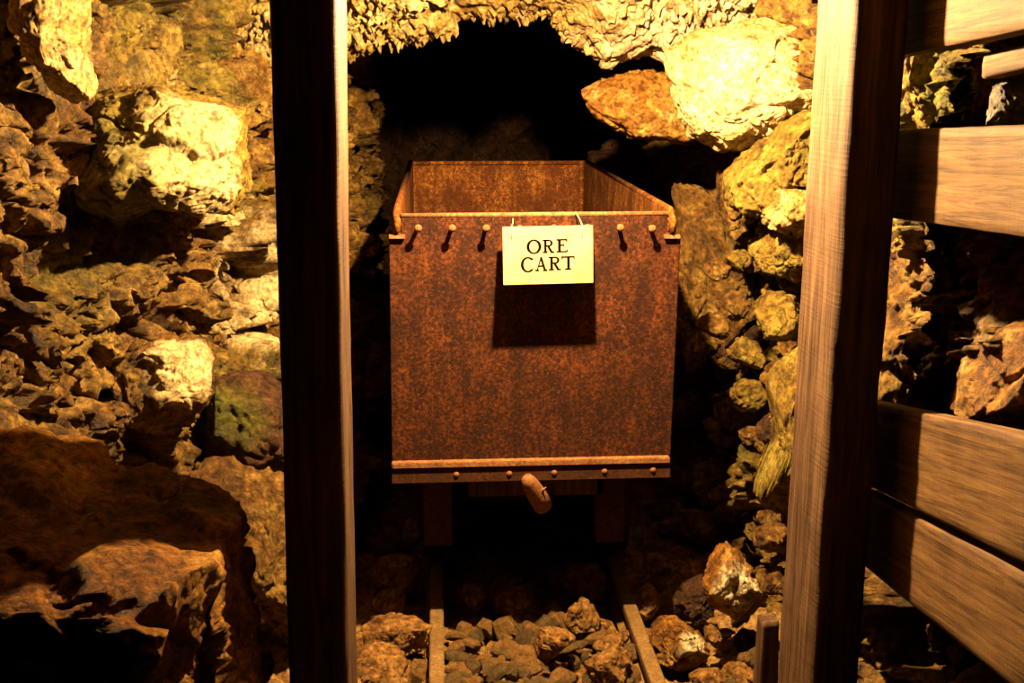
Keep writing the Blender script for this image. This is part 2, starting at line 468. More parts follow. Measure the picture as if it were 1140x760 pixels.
def outline_rock(name, outl, Y, depth, material, label, cat='rock', seed=0, sub=6, cuts=14, rough=1.0, tilt=0.0, pale=(), moss=(), group=None, cutmin=.55, yaw=0.0, size_ref=None):
    """outl: corner points of the silhouette in the photo, placed on the plane Y"""
    rs = np.random.RandomState(seed)
    pts = np.array([PY(a, b_, Y) for a, b_ in outl])
    c = (pts.min(0) + pts.max(0)) / 2
    q = pts - c
    ang = np.arctan2(q[:, 2], q[:, 0])
    # dense outline sampled by angle
    k = 720; th = np.linspace(-math.pi, math.pi, k, endpoint=False)
    rad = np.zeros(k)
    n = len(q)
    for i, a in enumerate(th):
        d = np.array([math.cos(a), math.sin(a)]); best = 0
        for j in range(n):
            p0 = q[j][[0, 2]]; p1 = q[(j + 1) % n][[0, 2]]; e = p1 - p0
            det = d[0] * (-e[1]) + d[1] * e[0]
            if abs(det) < 1e-12: continue
            s = (p0[0] * (-e[1]) + p0[1] * e[0]) / det
            u_ = (d[0] * p0[1] - d[1] * p0[0]) / det
            if s > 0 and -1e-6 <= u_ <= 1 + 1e-6: best = max(best, s)
        rad[i] = best
    ker = np.hanning(17); ker /= ker.sum()
    rad = np.convolve(np.r_[rad[-8:], rad, rad[:8]], ker, 'valid')
    dv, f = ico(sub)
    a = np.arctan2(dv[:, 2], dv[:, 0])
    R = np.interp((a + math.pi) / (2 * math.pi) * k, np.arange(k + 1), np.r_[rad, rad[0]])
    s = np.hypot(dv[:, 0], dv[:, 2]); s2 = s ** .62
    ty = np.sign(dv[:, 1]) * np.abs(dv[:, 1]) ** .8
    v = np.stack([np.cos(a) * R * s2, ty * depth, np.sin(a) * R * s2], 1)
    sz = (rad.mean() + depth) / 2
    # facets
    for i in range(cuts):
        nn = rs.normal(size=3); nn[1] = -abs(nn[1]) - .25; nn /= np.linalg.norm(nn)
        sup = (v @ nn).max()
        h = sup * rs.uniform(cutmin, .93)
        ex = np.clip(v @ nn - h, 0, None)
        v = v - .93 * ex[:, None] * nn
    w = v + c
    nd = dv
    g = w * 1.0 + seed * 3.7
    off = rough * sz * (.085 * chunky(g, sz * 1.3, .2) + .045 * chunky(g + 7, sz * .5, .25) + .022 * chunky(g + 2, sz * .2, .3) + .018 * fbm(g / sz * 6.0, 4) + .008 * ridged(g / sz * 14, 3))
    v = v + nd * off[:, None] + nd * (.02 * sz * rough)
    if tilt:
        cc, ss = math.cos(tilt), math.sin(tilt)
        v = np.stack([v[:, 0], v[:, 1] * cc - v[:, 2] * ss, v[:, 1] * ss + v[:, 2] * cc], 1)
    o = mesh_np(name, v, f, material)
    o.location = c
    attr(o, 'pale', blobs(v + c, pale)); attr(o, 'moss', blobs(v + c, moss))
    tag(o, label, cat, group)
    return o

# left wall rocks
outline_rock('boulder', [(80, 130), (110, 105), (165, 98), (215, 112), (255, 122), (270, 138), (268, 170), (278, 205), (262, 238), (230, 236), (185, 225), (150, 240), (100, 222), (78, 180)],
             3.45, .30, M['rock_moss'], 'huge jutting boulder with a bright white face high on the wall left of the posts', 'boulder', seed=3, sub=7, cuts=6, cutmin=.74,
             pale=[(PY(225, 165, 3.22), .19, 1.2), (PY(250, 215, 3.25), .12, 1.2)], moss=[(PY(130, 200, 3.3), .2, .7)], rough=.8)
outline_rock('boulder', [(130, 400), (150, 382), (190, 374), (222, 378), (236, 400), (234, 440), (205, 480), (180, 500), (155, 480), (135, 445)],
             3.35, .16, M['rock'], 'rounded ochre rock with a white and green streak above the shaded foreground boulder', 'boulder', seed=5, cuts=9,
             pale=[(PY(218, 405, 3.25), .13, 1.7)], moss=[(PY(195, 385, 3.2), .09, 1), (PY(230, 440, 3.2), .09, 1)])
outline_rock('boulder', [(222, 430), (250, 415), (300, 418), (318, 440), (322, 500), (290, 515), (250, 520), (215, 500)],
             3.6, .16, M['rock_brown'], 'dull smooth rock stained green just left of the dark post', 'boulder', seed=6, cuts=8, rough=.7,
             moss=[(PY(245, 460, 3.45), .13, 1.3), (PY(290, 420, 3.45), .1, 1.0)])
outline_rock('boulder', [(95, 0), (90, 50), (105, 100), (75, 130), (50, 110), (30, 50), (20, -20), (60, -40)],
             3.05, .12, M['rock_pale'], 'tall ragged pale rock at the upper left of the cave wall', 'boulder', seed=8, cuts=8, rough=1.3)
outline_rock('boulder', [(210, 520), (260, 510), (325, 540), (345, 620), (350, 760), (290, 700), (240, 600)],
             3.45, .16, M['rock'], 'rough slope of rock between the foreground boulder and the dark post', 'boulder', seed=16, cuts=9, rough=1.2)
# right wall rocks
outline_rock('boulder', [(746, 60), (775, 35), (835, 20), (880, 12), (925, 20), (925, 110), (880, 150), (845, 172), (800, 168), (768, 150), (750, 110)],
             3.85, .20, M['rock_pale'], 'huge pale yellow boulder under the roof against the right post', 'boulder', seed=21, sub=7, cuts=10, rough=.75, cutmin=.78,
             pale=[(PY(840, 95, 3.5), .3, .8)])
outline_rock('boulder', [(643, 98), (672, 86), (715, 80), (760, 85), (790, 130), (765, 160), (705, 154), (665, 130)],
             4.3, .13, M['rock_orange'], 'orange brown rock wedged between the crusted roof and the cart', 'boulder', seed=22, cuts=8, rough=1.1, cutmin=.72)
outline_rock('boulder', [(812, 200), (845, 160), (880, 132), (925, 115), (925, 205), (890, 205), (858, 215), (840, 240), (812, 228)],
             3.62, .22, M['rock_moss'], 'slanting bright yellow rock just below the largest boulder on the right wall', 'boulder', seed=23, cuts=8, rough=1.1, cutmin=.72)
outline_rock('boulder', [(848, 222), (875, 208), (925, 205), (925, 262), (880, 258), (852, 250)],
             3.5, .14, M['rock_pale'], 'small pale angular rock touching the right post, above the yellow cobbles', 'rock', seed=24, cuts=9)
outline_rock('boulder', [(838, 275), (865, 252), (920, 245), (920, 310), (880, 312), (850, 300)],
             3.55, .13, M['rock_moss'], 'round yellow green rock touching the right post at the height of the sign', 'rock', seed=25, cuts=9)
outline_rock('boulder', [(842, 345), (858, 326), (885, 328), (898, 350), (885, 378), (855, 380)],
             3.55, .10, M['rock_moss'], 'cube shaped yellow green rock beside the right post, midway down the cart', 'rock', seed=26, cuts=9, rough=.9)
outline_rock('boulder', [(882, 395), (905, 380), (905, 570), (868, 575), (838, 560), (852, 535), (868, 500), (862, 450), (855, 420)],
             3.45, .12, M['rock_moss'], 'tall yellow rock slab with an undercut foot, left of the right post', 'boulder', seed=27, cuts=8, rough=1.1, cutmin=.72)
outline_rock('boulder', [(800, 190), (818, 195), (838, 240), (845, 280), (820, 290), (803, 240)],
             4.0, .12, M['rock'], 'narrow brown rock in the dark joint above the yellow cobbles', 'rock', seed=28, cuts=8)
for k, (px, py, r, mt, lb) in enumerate([
        (822, 292, 20, 'rock_moss', 'small yellow stone in the right wall, level with the sign'),
        (818, 340, 22, 'rock', 'small brown stone in the right wall right of the sign shadow'),
        (832, 395, 24, 'rock_moss', 'mossy stone in the right wall level with the middle of the cart'),
        (800, 300, 15, 'rock', 'little brown stone nearest the cart corner on the right wall'),
        (795, 365, 20, 'rock', 'dull stone in the right wall nearest the cart side'),
        (835, 440, 24, 'rock_moss', 'stone at the edge of the cart shadow on the right wall'),
        (862, 600, 22, 'rock', 'stone low beside the right post, above the big white and orange rock'),
        (868, 650, 22, 'rock', 'stone low beside the right post, beside the big white and orange rock')]):
    Yk = 3.85 if px < 850 else 3.4
    ol = [(px + r * math.cos(a) * random.uniform(.85, 1.15), py + r * .8 * math.sin(a) * random.uniform(.85, 1.15)) for a in np.linspace(0, 6.28, 8)[:-1]]
    outline_rock('rock', ol, Yk, r / F * Yk * .9, M[mt], lb, 'rock', seed=40 + k, sub=5, cuts=9)
outline_rock('boulder', [(752, 200), (775, 185), (800, 190), (828, 260), (835, 340), (828, 430), (800, 450), (765, 420), (752, 330)],
             4.30, .10, M['rock'], 'broad dull brown rock face just right of the cart, partly in its shadow', 'boulder', seed=34, cuts=7, rough=1.5)
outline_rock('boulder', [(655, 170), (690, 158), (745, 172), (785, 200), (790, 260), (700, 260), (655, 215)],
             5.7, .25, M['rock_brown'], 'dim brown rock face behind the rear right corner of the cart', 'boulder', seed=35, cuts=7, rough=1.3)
rs_ = random.Random(5)
for k in range(34):
    py = rs_.uniform(225, 600); px = rs_.uniform(795 + max(0, py - 430) * .25, 885 - max(0, py - 380) * .12); r_ = rs_.uniform(11, 24)
    hit = SHELL['wall_right'].ray_cast(Vector(CAM), Vector(ray(px, py)))[0]
    Yk = hit.y - .02
    ol = [(px + r_ * math.cos(a) * rs_.uniform(.8, 1.2), py + r_ * .75 * math.sin(a) * rs_.uniform(.8, 1.2)) for a in np.linspace(0, 6.28, 8)[:-1]]
    outline_rock('rock', ol, Yk, r_ / F * Yk, M[rs_.choice(['rock', 'rock', 'rock_moss', 'rock_brown'])], 'small angular stone packed in the right cave wall between the cart and the post', 'rock',
                 seed=200 + k, sub=5, cuts=10, group='stones packed in the right cave wall')
outline_rock('boulder', [(975, 40), (1060, 50), (1120, 60), (1130, 150), (1060, 170), (975, 165)],
             2.9, .10, M['rock_moss'], 'yellow mossy rock framed by the right post and the two highest fence planks', 'boulder', seed=36, cuts=8)
outline_rock('boulder', [(960, 240), (1060, 235), (1110, 300), (1100, 400), (1040, 480), (960, 480)],
             2.9, .10, M['rock'], 'ragged ochre rock beside the right post, between the upper and the knotted plank', 'boulder', seed=37, cuts=8, rough=1.5)
# behind the planks
outline_rock('boulder', [(1072, 470), (1085, 410), (1120, 370), (1180, 350), (1200, 480), (1130, 500)],
             2.24, .13, M['rock_orange'], 'rust coloured rock behind the fence planks at the right, lit from the side', 'boulder', seed=31, cuts=8, rough=.6)
outline_rock('boulder', [(1100, 140), (1108, 95), (1150, 80), (1190, 100), (1190, 150)],
             2.29, .05, M['grey_rock'], 'grey rock seen between the upper fence planks', 'rock', seed=32, cuts=8)

# foreground boulder: plan superellipse with a sloping top
def foreground_boulder():
    dv, f = ico(7)
    sgn = np.sign(dv); e = .55
    q = sgn * np.abs(dv) ** e
    q /= np.max(np.abs(q), axis=1)[:, None] ** .35
    cx, cy = -1.00, 2.29
    x = cx + q[:, 0] * .66; y = cy + q[:, 1] * .39; zz = q[:, 2]
    # plan: front right corner rounded
    top = (1.00 + .20 * (y - 2.66)) - .30 * np.clip((x + .95), 0, 1) ** 1.2 * np.clip((y - 2.1) / .5, 0, 1) - .06 * np.clip(x + .6, 0, 1)
    z = np.where(zz > 0, np.clip(1.12 * np.abs(zz) ** .55, 0, 1) * top, -.25 * np.abs(zz))
    v = np.stack([x, y, z], 1)
    lim = np.minimum(-.47 + .45 * (v[:, 1] - 2.02), -.385 + .03 * np.clip(v[:, 1] - 2.3, 0, 1)); ex = np.clip(v[:, 0] - lim - .05 * np.clip(.7 - v[:, 2], 0, .7), 0, None); v[:, 0] -= .95 * ex
    ex = np.clip(1.97 - v[:, 1] + .12 * (1 - np.clip(v[:, 2], 0, 1)) * 0, 0, None); v[:, 1] += .9 * ex + .18 * np.clip(.85 - v[:, 2], 0, .85) * (v[:, 1] < 2.2)
    n = dv
    d = .085 * chunky(v, .45, .3) + .03 * chunky(v + 3, .17) + .03 * fbm(v * 4, 3) + .013 * ridged(v * 16, 4) + .004 * ridged(v * 60, 2)
    topw = np.clip((z - .7) / .15, 0, 1)
    v = v + n * (d * (.8 - .38 * topw))[:, None]
    c = np.array([cx, cy, 0])
    o = mesh_np('foreground_boulder', v - c, f, M['boulder']); o.location = c
    attr(o, 'pale', 0 * z); attr(o, 'moss', 0 * z)
    tag(o, 'massive dark brown boulder filling the lower left, half in shadow', 'boulder')
foreground_boulder()

# ------------------------------------------------------------------ posts and planks
def timber(name, c8, material, label=None, cat=None, parent=None, seed=0, warp=.006, edge=.012, nseg=60, group=None):
    """c8: 4 bottom + 4 top corners (same winding) of a roughly straight timber"""
    c8 = np.array(c8, float); o4, t4 = c8[:4], c8[4:]
    L = np.linalg.norm(t4.mean(0) - o4.mean(0)); nseg = max(8, int(L / .015))
    rs = np.random.RandomState(seed)
    prof = []  # param on the perimeter with rounded corners
    per = 10
    for k in range(4):
        for j in range(per): prof.append((k, j / per))
    V = []
    cen = np.array([0, 0, 0.])
    for s in range(nseg + 1):
        t_ = s / nseg
        c4 = o4 * (1 - t_) + t4 * t_; m4 = c4.mean(0)
        for (k, u_) in prof:
            a_, b_ = c4[k], c4[(k + 1) % 4]
            p = a_ * (1 - u_) + b_ * u_
            side = np.linalg.norm(b_ - a_); dcor = min(u_, 1 - u_) * side
            pull = edge * max(0, 1 - dcor / (edge * 1.2)) ** 2 * .5
            V.append(p + (m4 - p) / np.linalg.norm(m4 - p) * pull)
    V = np.array(V)
    n = len(prof)
    cen = np.repeat(V.reshape(nseg + 1, n, 3).mean(1), n, axis=0)
    dirn = V - cen; dirn /= np.linalg.norm(dirn, axis=1)[:, None]
    ax = (t4.mean(0) - o4.mean(0)) / L
    al = (V @ ax)[:, None] * ax; cr = V - al
    pp = al * 1.5 + cr * 14 + seed
    V = V + dirn * (warp * fbm(pp, 3) + .35 * warp * ridged(pp * 2.5, 2))[:, None]
    Fc = []
    for s in range(nseg):
        for k in range(n):
            a_ = s * n + k; b_ = s * n + (k + 1) % n
            Fc.append((a_, b_, b_ + n, a_ + n))
    org = o4.mean(0)
    zx = ax; xx = np.cross([0, 1.0, 0.02], zx); xx /= np.linalg.norm(xx); yx = np.cross(zx, xx)
    RM = np.stack([xx, yx, zx], 1)
    me = bpy.data.meshes.new(name)
    caps = [tuple(range(n))[::-1], tuple(range(nseg * n, nseg * n + n))]
    me.from_pydata([tuple(q) for q in ((V - org) @ RM)], [], Fc + caps); me.update()
    for p in me.polygons: p.use_smooth = len(p.vertices) == 4
    me.materials.append(material)
    bm = bmesh.new(); bm.from_mesh(me); bmesh.ops.recalc_face_normals(bm, faces=bm.faces); bm.to_mesh(me); bm.free()
    o = bpy.data.objects.new(name, me); C.objects.link(o)
    o.matrix_world = Matrix([[*RM[i], org[i]] for i in range(3)] + [[0, 0, 0, 1]])
    if label: tag(o, label, cat, group)
    return o

PYD = 2.5
def post_corners(l_top, r_top, l_bot, r_bot, D, z_top, z_bot, Y=PYD):
    """front face edges in the photo (x at y=0 / y=760)"""
    out = []
    def edge(xt, xb, z):
        a = PY(xt, 0, Y); b_ = PY(xb, 760, Y)
        s = (z - a[2]) / (b_[2] - a[2]); return a + (b_ - a) * s
    for z in (z_bot, z_top):
        L_ = edge(l_top, l_bot, z); R_ = edge(r_top, r_bot, z)
        out += [L_, R_, R_ + np.array([0, D, 0]), L_ + np.array([0, D, 0])]
    return out
timber('timber_post', post_corners(299, 374, 321, 388, .28, 2.62, -.1), M['wood_post'],
       'dark upright timber post left of the cart with one thin bright edge', 'post', seed=1)
timber('timber_post', post_corners(953, 1015, 903, 955, .26, 2.62, -.1), M['wood_post'],
       'upright timber post right of the cart, bright on one side, holding the planks', 'post', seed=2, warp=.008, edge=.02)

def plank(tl, tr, bl, br, X, label, seed, Yf=2.72, Yn=.75, th=.04, cat='plank'):
    cs = []
    for Yq in (Yf, Yn):
        ends = []
        for (a, b_) in ((tl, tr), (bl, br)):
            p = PX(*a, X); q = PX(*b_, X); s = (Yq - p[1]) / (q[1] - p[1]); ends.append(p + (q - p) * s)
        t_, b_ = ends
        cs.append([b_, t_, t_ + np.array([th, 0, 0]), b_ + np.array([th, 0, 0])])
    return timber('fence_plank', cs[0] + cs[1], M['wood_plank'], label, cat, seed=seed, warp=.003, edge=.006)
XP = .943
plank((1046, -70), (1140, -98), (1010, 61), (1140, 32), XP, 'topmost fence plank at the upper right corner', 3, Yf=2.72)
plank((1010, 143), (1140, 139), (1010, 245), (1140, 263), XP, 'upper fence plank at the height of the sign, right of the right post', 4)
plank((1000, 454), (1140, 485), (985, 549), (1140, 628), XP, 'wide knotted fence plank, third from the top', 5)
plank((985, 560), (1140, 640), (972, 640), (1125, 762), XP, 'lowest fence plank slanting down out of the photo', 6)
plank((1096, 60), (1140, 50), (1091, 88), (1140, 76), .99, 'short small board end between the two highest fence planks', 7, Yf=PX(1094, 74, .99)[1], Yn=1.9, cat='board')
# stake leaning on the right post
a = PY(849, 693, 2.95); b_ = PY(868, 691, 2.95)
timber('wooden_stake', [PY(842, 800, 2.95), PY(866, 800, 2.95), PY(866, 800, 2.95) + [0, .05, 0], PY(842, 800, 2.95) + [0, .05, 0],
                        a, b_, b_ + [0, .05, 0], a + [0, .05, 0]], M['wood_post'], 'short cut board standing at the foot of the right post', 'board', seed=9, edge=.004, warp=.002)

# ------------------------------------------------------------------ ore cart
YF, YB = 3.56, 5.2
cart = empty('ore_cart', (.28, 4.3, .10))
tag(cart, 'rusty steel ore cart on rails between the two timber posts', 'ore cart')
TH_ = .014
bm = bmesh.new()
fp = [PY(*q, YF) for q in ((446.5, 241), (743, 239), (743.5, 262), (758, 262), (746, 514), (436.5, 521), (433, 264), (447, 264))]
prism(bm, fp, (0, TH_, 0)); bmesh.ops.bevel(bm, geom=[e for e in bm.edges], offset=.002, segments=1, affect='EDGES')
front = bmobj('front_plate', bm, M['rust'], cart)
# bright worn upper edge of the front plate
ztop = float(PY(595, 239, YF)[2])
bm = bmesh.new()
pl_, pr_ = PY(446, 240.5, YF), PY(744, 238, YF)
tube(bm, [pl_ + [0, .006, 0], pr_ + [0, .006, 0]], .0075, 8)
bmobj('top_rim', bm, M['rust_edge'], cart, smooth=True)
zbot = float(PY(590, 516, YF)[2])
# sides
def side_plate(pxf, sgn, name, pxb):
    xf = PY(pxf, 236, YF)[0]; xb = PY(pxb, 181, YB)[0]
    zf = PY(pxf, 236, YF)[2]; zb = PY(pxb, 181, YB)[2]
    zl = PY(pxf, 260, YF)[2]
    bm = bmesh.new(); w = .022
    y0 = YF + .002
    pro = [(y0, zl), (y0, zf - .02), (y0 + .008, zf - .006), (y0 + .03, zf)]
    pts = [(xf + (xb - xf) * (y - YF) / (YB - YF), y, z) for y, z in pro] + [(xb, YB, zb), (xb, YB, zbot), (xf + sgn * -.02, YF + .02, zbot), (xf, YF + .02, zl)]
    a_ = [bm.verts.new(p) for p in pts]; b_ = [bm.verts.new((p[0] + sgn * w, p[1], p[2])) for p in pts]
    n = len(pts)
    bm.faces.new(a_); bm.faces.new(b_[::-1])
    for i in range(n): bm.faces.new((a_[i], b_[i], b_[(i + 1) % n], a_[(i + 1) % n]))
    bmesh.ops.triangulate(bm, faces=[f for f in bm.faces if len(f.verts) > 4])
    o = bmobj(name, bm, M['rust_in'], cart)
    bm = bmesh.new()
    hw = sgn * w * .5
    tube(bm, [(xf + hw, y0 - .012, zl + .004), (xf + hw, y0 - .012, zf - .022), (xf + hw, y0 - .004, zf - .006), (xf + hw, y0 + .03, zf + .003), (xb + hw, YB, zb + .003)], .0105, 10)
    bmobj('side_rim', bm, M['rust_edge'] if False else M['rust_in'], cart, smooth=True)
    bm = bmesh.new()
    for (fx) in (pxf,):
        box(bm, (xf + hw - .022, YF - .014, zl - .012), (xf + hw + .022, YF + .0, zl - .002))
    bmobj('corner_bracket', bm, M['rust_edge'], cart)
    return xf, xb, zb
xl, xlb, zb = side_plate(446, -1, 'side_plate', 460)
xr, xrb, zb = side_plate(744, 1, 'side_plate', 650)
bm = bmesh.new()
prism(bm, [(xlb - .02, YB, zbot), (xrb + .02, YB, zbot), (xrb + .02, YB, zb), (xlb - .02, YB, zb)], (0, TH_, 0))
bmobj('back_plate', bm, M['rust_in'], cart)
bm = bmesh.new(); tube(bm, [(xlb - .02, YB, zb), (xrb + .02, YB, zb)], .009, 8); bmobj('top_rim', bm, M['rust_in'], cart, smooth=True)
bm = bmesh.new()
tube(bm, [(xrb - .012, YB - .012, zb - .005), (xrb - .012, YB - .012, zbot)], .010, 8)
bmobj('corner_seam', bm, M['rust_in'], cart, smooth=True)
bm = bmesh.new(); box(bm, (xl - .02, YF + .01, zbot - .02), (xr + .015, YB, zbot)); bmobj('floor_plate', bm, M['rust_dark'], cart)
# bottom lip: ledge and flange
bm = bmesh.new()
l0, l1 = PY(436, 513.5, YF - .03), PY(746, 508, YF - .03); l2, l3 = PY(746, 515, YF - .03), PY(436, 522, YF - .03)
l0, l1, l2, l3 = PY(436, 516, YF - .028), PY(746, 509.5, YF - .028), PY(746, 515.5, YF - .028), PY(436, 522, YF - .028)
prism(bm, [l0, l1, l2, l3], (0, .03, 0)); bmesh.ops.bevel(bm, geom=[e for e in bm.edges], offset=.002, segments=2, affect='EDGES')
bmobj('bottom_ledge', bm, M['rust_edge'], cart)
bm = bmesh.new()
prism(bm, [PY(436.5, 520, YF - .02), PY(746, 514, YF - .02), PY(746, 531, YF - .02), PY(436.5, 538, YF - .02)], (0, .014, 0))
bmobj('bottom_flange', bm, M['rust_dark'], cart)

def dome(bm, c, r, h, seg=14):
    rings = []
    for j in range(5):
        a = j / 5 * math.pi / 2
        rings.append([bm.verts.new((c[0] + r * math.cos(a) * math.cos(2 * math.pi * k / seg), c[1] - h * math.sin(a), c[2] + r * math.cos(a) * math.sin(2 * math.pi * k / seg))) for k in range(seg)])
    tip = bm.verts.new((c[0], c[1] - h, c[2]))
    for r0, r1 in zip(rings, rings[1:]):
        for k in range(seg): bm.faces.new((r0[k], r0[(k + 1) % seg], r1[(k + 1) % seg], r1[k]))
    for k in range(seg): bm.faces.new((rings[-1][k], rings[-1][(k + 1) % seg], tip))
    bm.faces.new(rings[0])

bolt_px = [(465.5, 256), (503.5, 256), (541.5, 256), (579, 256.5), (617, 256), (655, 255.5), (691.5, 255.5), (727, 256.5)]
first = None
for i, (bx, by) in enumerate(bolt_px):
    p = PY(bx, by - 1.5, YF - .05)
    if first is None:
        bm = bmesh.new()
        tube(bm, [(p[0], YF + .002, p[2]), (p[0], YF - .046, p[2])], .006, 10)
        dome(bm, (p[0], YF - .040, p[2]), .011, .009)
        first = bmobj('bolt', bm, M['rust_edge'], cart, smooth=True); p0 = p
    else:
        o = first.copy(); C.objects.link(o); o.parent = cart
        o.location = (p[0] - p0[0], 0, p[2] - p0[2])
first = None
for (bx, by) in [(508, 528), (567, 527), (617, 526), (673, 524.5), (727, 523)]:
    p = PY(bx, by, YF - .02)
    if first is None:
        bm = bmesh.new(); dome(bm, (p[0], YF - .019, p[2]), .009, .007)
        first = bmobj('rivet', bm, M['rust_edge'], cart, smooth=True); p0 = p
    else:
        o = first.copy(); C.objects.link(o); o.parent = cart; o.location = (p[0] - p0[0], 0, p[2] - p0[2])

# peg sticking out under the lip
bm = bmesh.new()
pa, pb = PY(600, 556, YF + .02), PY(589, 534, YF - .12)
pa = np.array(PY(603, 560, YF - .0)); pb = np.array(PY(586, 531, YF - .06))
pts = [pa + (pb - pa) * t_ for t_ in (-.12, -.1, .3, .6, .85, .97, 1.0)]
tube(bm, pts, [.018, .029, .029, .026, .022, .016, .006], 18)
spl = PY(606, 544, YF - .05)
tube(bm, [PY(602, 548, YF - .04), PY(608, 542, YF - .05)], [.008, .001], 6)
bmobj('drawbar_peg', bm, M['rust_edge'], cart, smooth=True)

# running gear
ZR = .10
def rail_x(px, py):
    p = PZ(px, py, ZR); return p
rl0, rl1 = rail_x(487, 760), rail_x(485.5, 640)
rr0, rr1 = rail_x(734, 760), rail_x(690, 642)
XL = (rl0[0] + rl1[0]) / 2; XR = (rr0[0] + rr1[0]) / 2
print('rails X', rl0, rl1, rr0, rr1)
WR = .20
for yw in (4.22, 4.95):
    zc = ZR + WR
    for (xw, s) in ((XL, 1), (XR, -1)):
        bm = bmesh.new()
        seg = 40
        # lathe: (offset along x, radius); flange on the inner side
        prof = [(-.045, .035), (-.045, WR - .03), (-.042, WR - .002), (.028, WR), (.034, WR + .022), (.045, WR + .022), (.048, WR - .03), (.03, WR - .05), (.02, .06), (.06, .05), (.06, 0.0)]
        prof = [(-.075, 0), (-.075, .045), (-.03, .06), (-.025, WR - .05)] + prof[1:]
        rings = []
        for (dx, r) in prof:
            rings.append([bm.verts.new((xw + s * dx, yw + r * math.cos(2 * math.pi * k / seg), zc + r * math.sin(2 * math.pi * k / seg))) for k in range(seg)])
        for r0, r1 in zip(rings, rings[1:]):
            for k in range(seg): bm.faces.new((r0[k], r0[(k + 1) % seg], r1[(k + 1) % seg], r1[k]))
        bmesh.ops.remove_doubles(bm, verts=bm.verts, dist=1e-5)
        bmobj('wheel', bm, M['rust_dark'], cart, smooth=True)
    bm = bmesh.new(); tube(bm, [(XL - .09, yw, zc), (XR + .09, yw, zc)], .024, 14)
    bmobj('axle', bm, M['rust_dark'], cart, smooth=True)
for xs_ in (XL + .12, XR - .12):
    bm = bmesh.new(); box(bm, (xs_ - .035, 3.76, .53), (xs_ + .035, 5.15, zbot - .018)); bmobj('chassis_beam', bm, M['wood_grey'], cart)
for xs_ in (-.008, .512):
    bm = bmesh.new(); box(bm, (xs_ - .041, 3.66, .33), (xs_ + .041, 3.74, zbot - .02)); bmobj('bumper_post', bm, M['rust_dark'], cart)
bm = bmesh.new(); box(bm, (XL + .10, 3.66, zbot - .13), (XR - .10, 3.73, zbot - .02)); bmobj('cross_beam', bm, M['wood_grey'], cart)

# ------------------------------------------------------------------ sign
ptl, ptr, pbr, pbl = PY(559.5, 252.5, YF - .055), PY(660, 250.5, YF - .055), PY(660.5, 314.5, YF - .108), PY(560.5, 317, YF - .108)
sg = empty('hanging_sign', tuple((ptl + ptr + pbr + pbl) / 4))
tag(sg, 'cream sign reading ORE CART hung by two wires on the cart front', 'sign')
ex = (ptr - ptl); W_ = np.linalg.norm(ex); ex = ex / W_
ey = (ptl - pbl); H_ = np.linalg.norm(ey); ey = ey / H_
ez = np.cross(ex, ey); ez /= np.linalg.norm(ez)
if ez[1] > 0: ez = -ez
def SP(u_, v_, w=0.0):   # u,v in 0..1 from top-left
    top = ptl + (ptr - ptl) * u_; bot = pbl + (pbr - pbl) * u_
    return top + (bot - top) * v_ + ez * w
bm = bmesh.new()
prism(bm, [SP(0, 0), SP(1, 0), SP(1, 1), SP(0, 1)], -ez * .004)
bmobj('board', bm, M['sign'], sg)

def stroke_poly(pts): return pts
GL = {}
def rect(x0, y0, x1, y1): return [(x0, y0), (x1, y0), (x1, y1), (x0, y1)]
ST, TN = .215, .115     # stem, thin
def ring(cx, cy, rx, ry, tx, ty, a0=0, a1=360, n=48):
    quads = []
    for k in range(n):
        q = [math.radians(a0 + (a1 - a0) * (k + j) / n) for j in (0, 1)]
        o = [(cx + rx * math.cos(a), cy + ry * math.sin(a)) for a in q]
        i = [(cx + (rx - tx) * math.cos(a), cy + (ry - ty) * math.sin(a)) for a in q]
        quads.append([o[0], o[1], i[1], i[0]])
    return quads
def line(x0, y0, x1, y1, w):
    dx, dy = x1 - x0, y1 - y0; L = math.hypot(dx, dy); nx, ny = -dy / L * w / 2, dx / L * w / 2
    return [(x0 + nx, y0 + ny), (x1 + nx, y1 + ny), (x1 - nx, y1 - ny), (x0 - nx, y0 - ny)]
GL['O'] = (1.05, ring(.525, .5, .53, .53, .21, .11))
R_ = [rect(.12, 0, .12 + ST, 1), rect(0, 0, .40, TN), rect(0, 1 - TN, .45, 1), rect(.12, .47, .5, .47 + TN)]
R_ += ring(.5, .735, .34, .265, .19, .11, -90, 90, 24)
R_ += [rect(.27, 1 - TN, .5, 1), line(.46, .5, .76, .03, .19), rect(.66, 0, .96, TN)]
GL['R'] = (.98, R_)
GL['E'] = (.86, [rect(.12, 0, .12 + ST, 1), rect(0, 0, .82, TN), rect(0, 1 - TN, .80, 1), rect(.12, .48, .58, .48 + TN),
                 [(.82, 0), (.86, .26), (.80, .26), (.70, .05)], [(.80, 1), (.82, .76), (.76, .76), (.68, .95)], rect(.54, .38, .59, .64)])
GL['C'] = (1.0, ring(.53, .5, .53, .53, .21, .11, 42, 318, 44) + [rect(.86, .66, .91, 1.0), rect(.88, .14, .93, .28)])
GL['A'] = (1.08, [line(.16, .03, .54, 1.0, .11), line(.50, 1.0, .88, .03, .20), rect(.26, .30, .76, .30 + TN), rect(0, 0, .34, TN), rect(.70, 0, 1.08, TN)])
GL['T'] = (1.0, [rect(.425, 0, .425 + ST, 1), rect(.27, 0, .73, TN), rect(0, 1 - TN, 1.0, 1), [(0, 1), (0, .74), (.05, .74), (.12, .95)], [(1, 1), (1, .74), (.95, .74), (.88, .95)]])
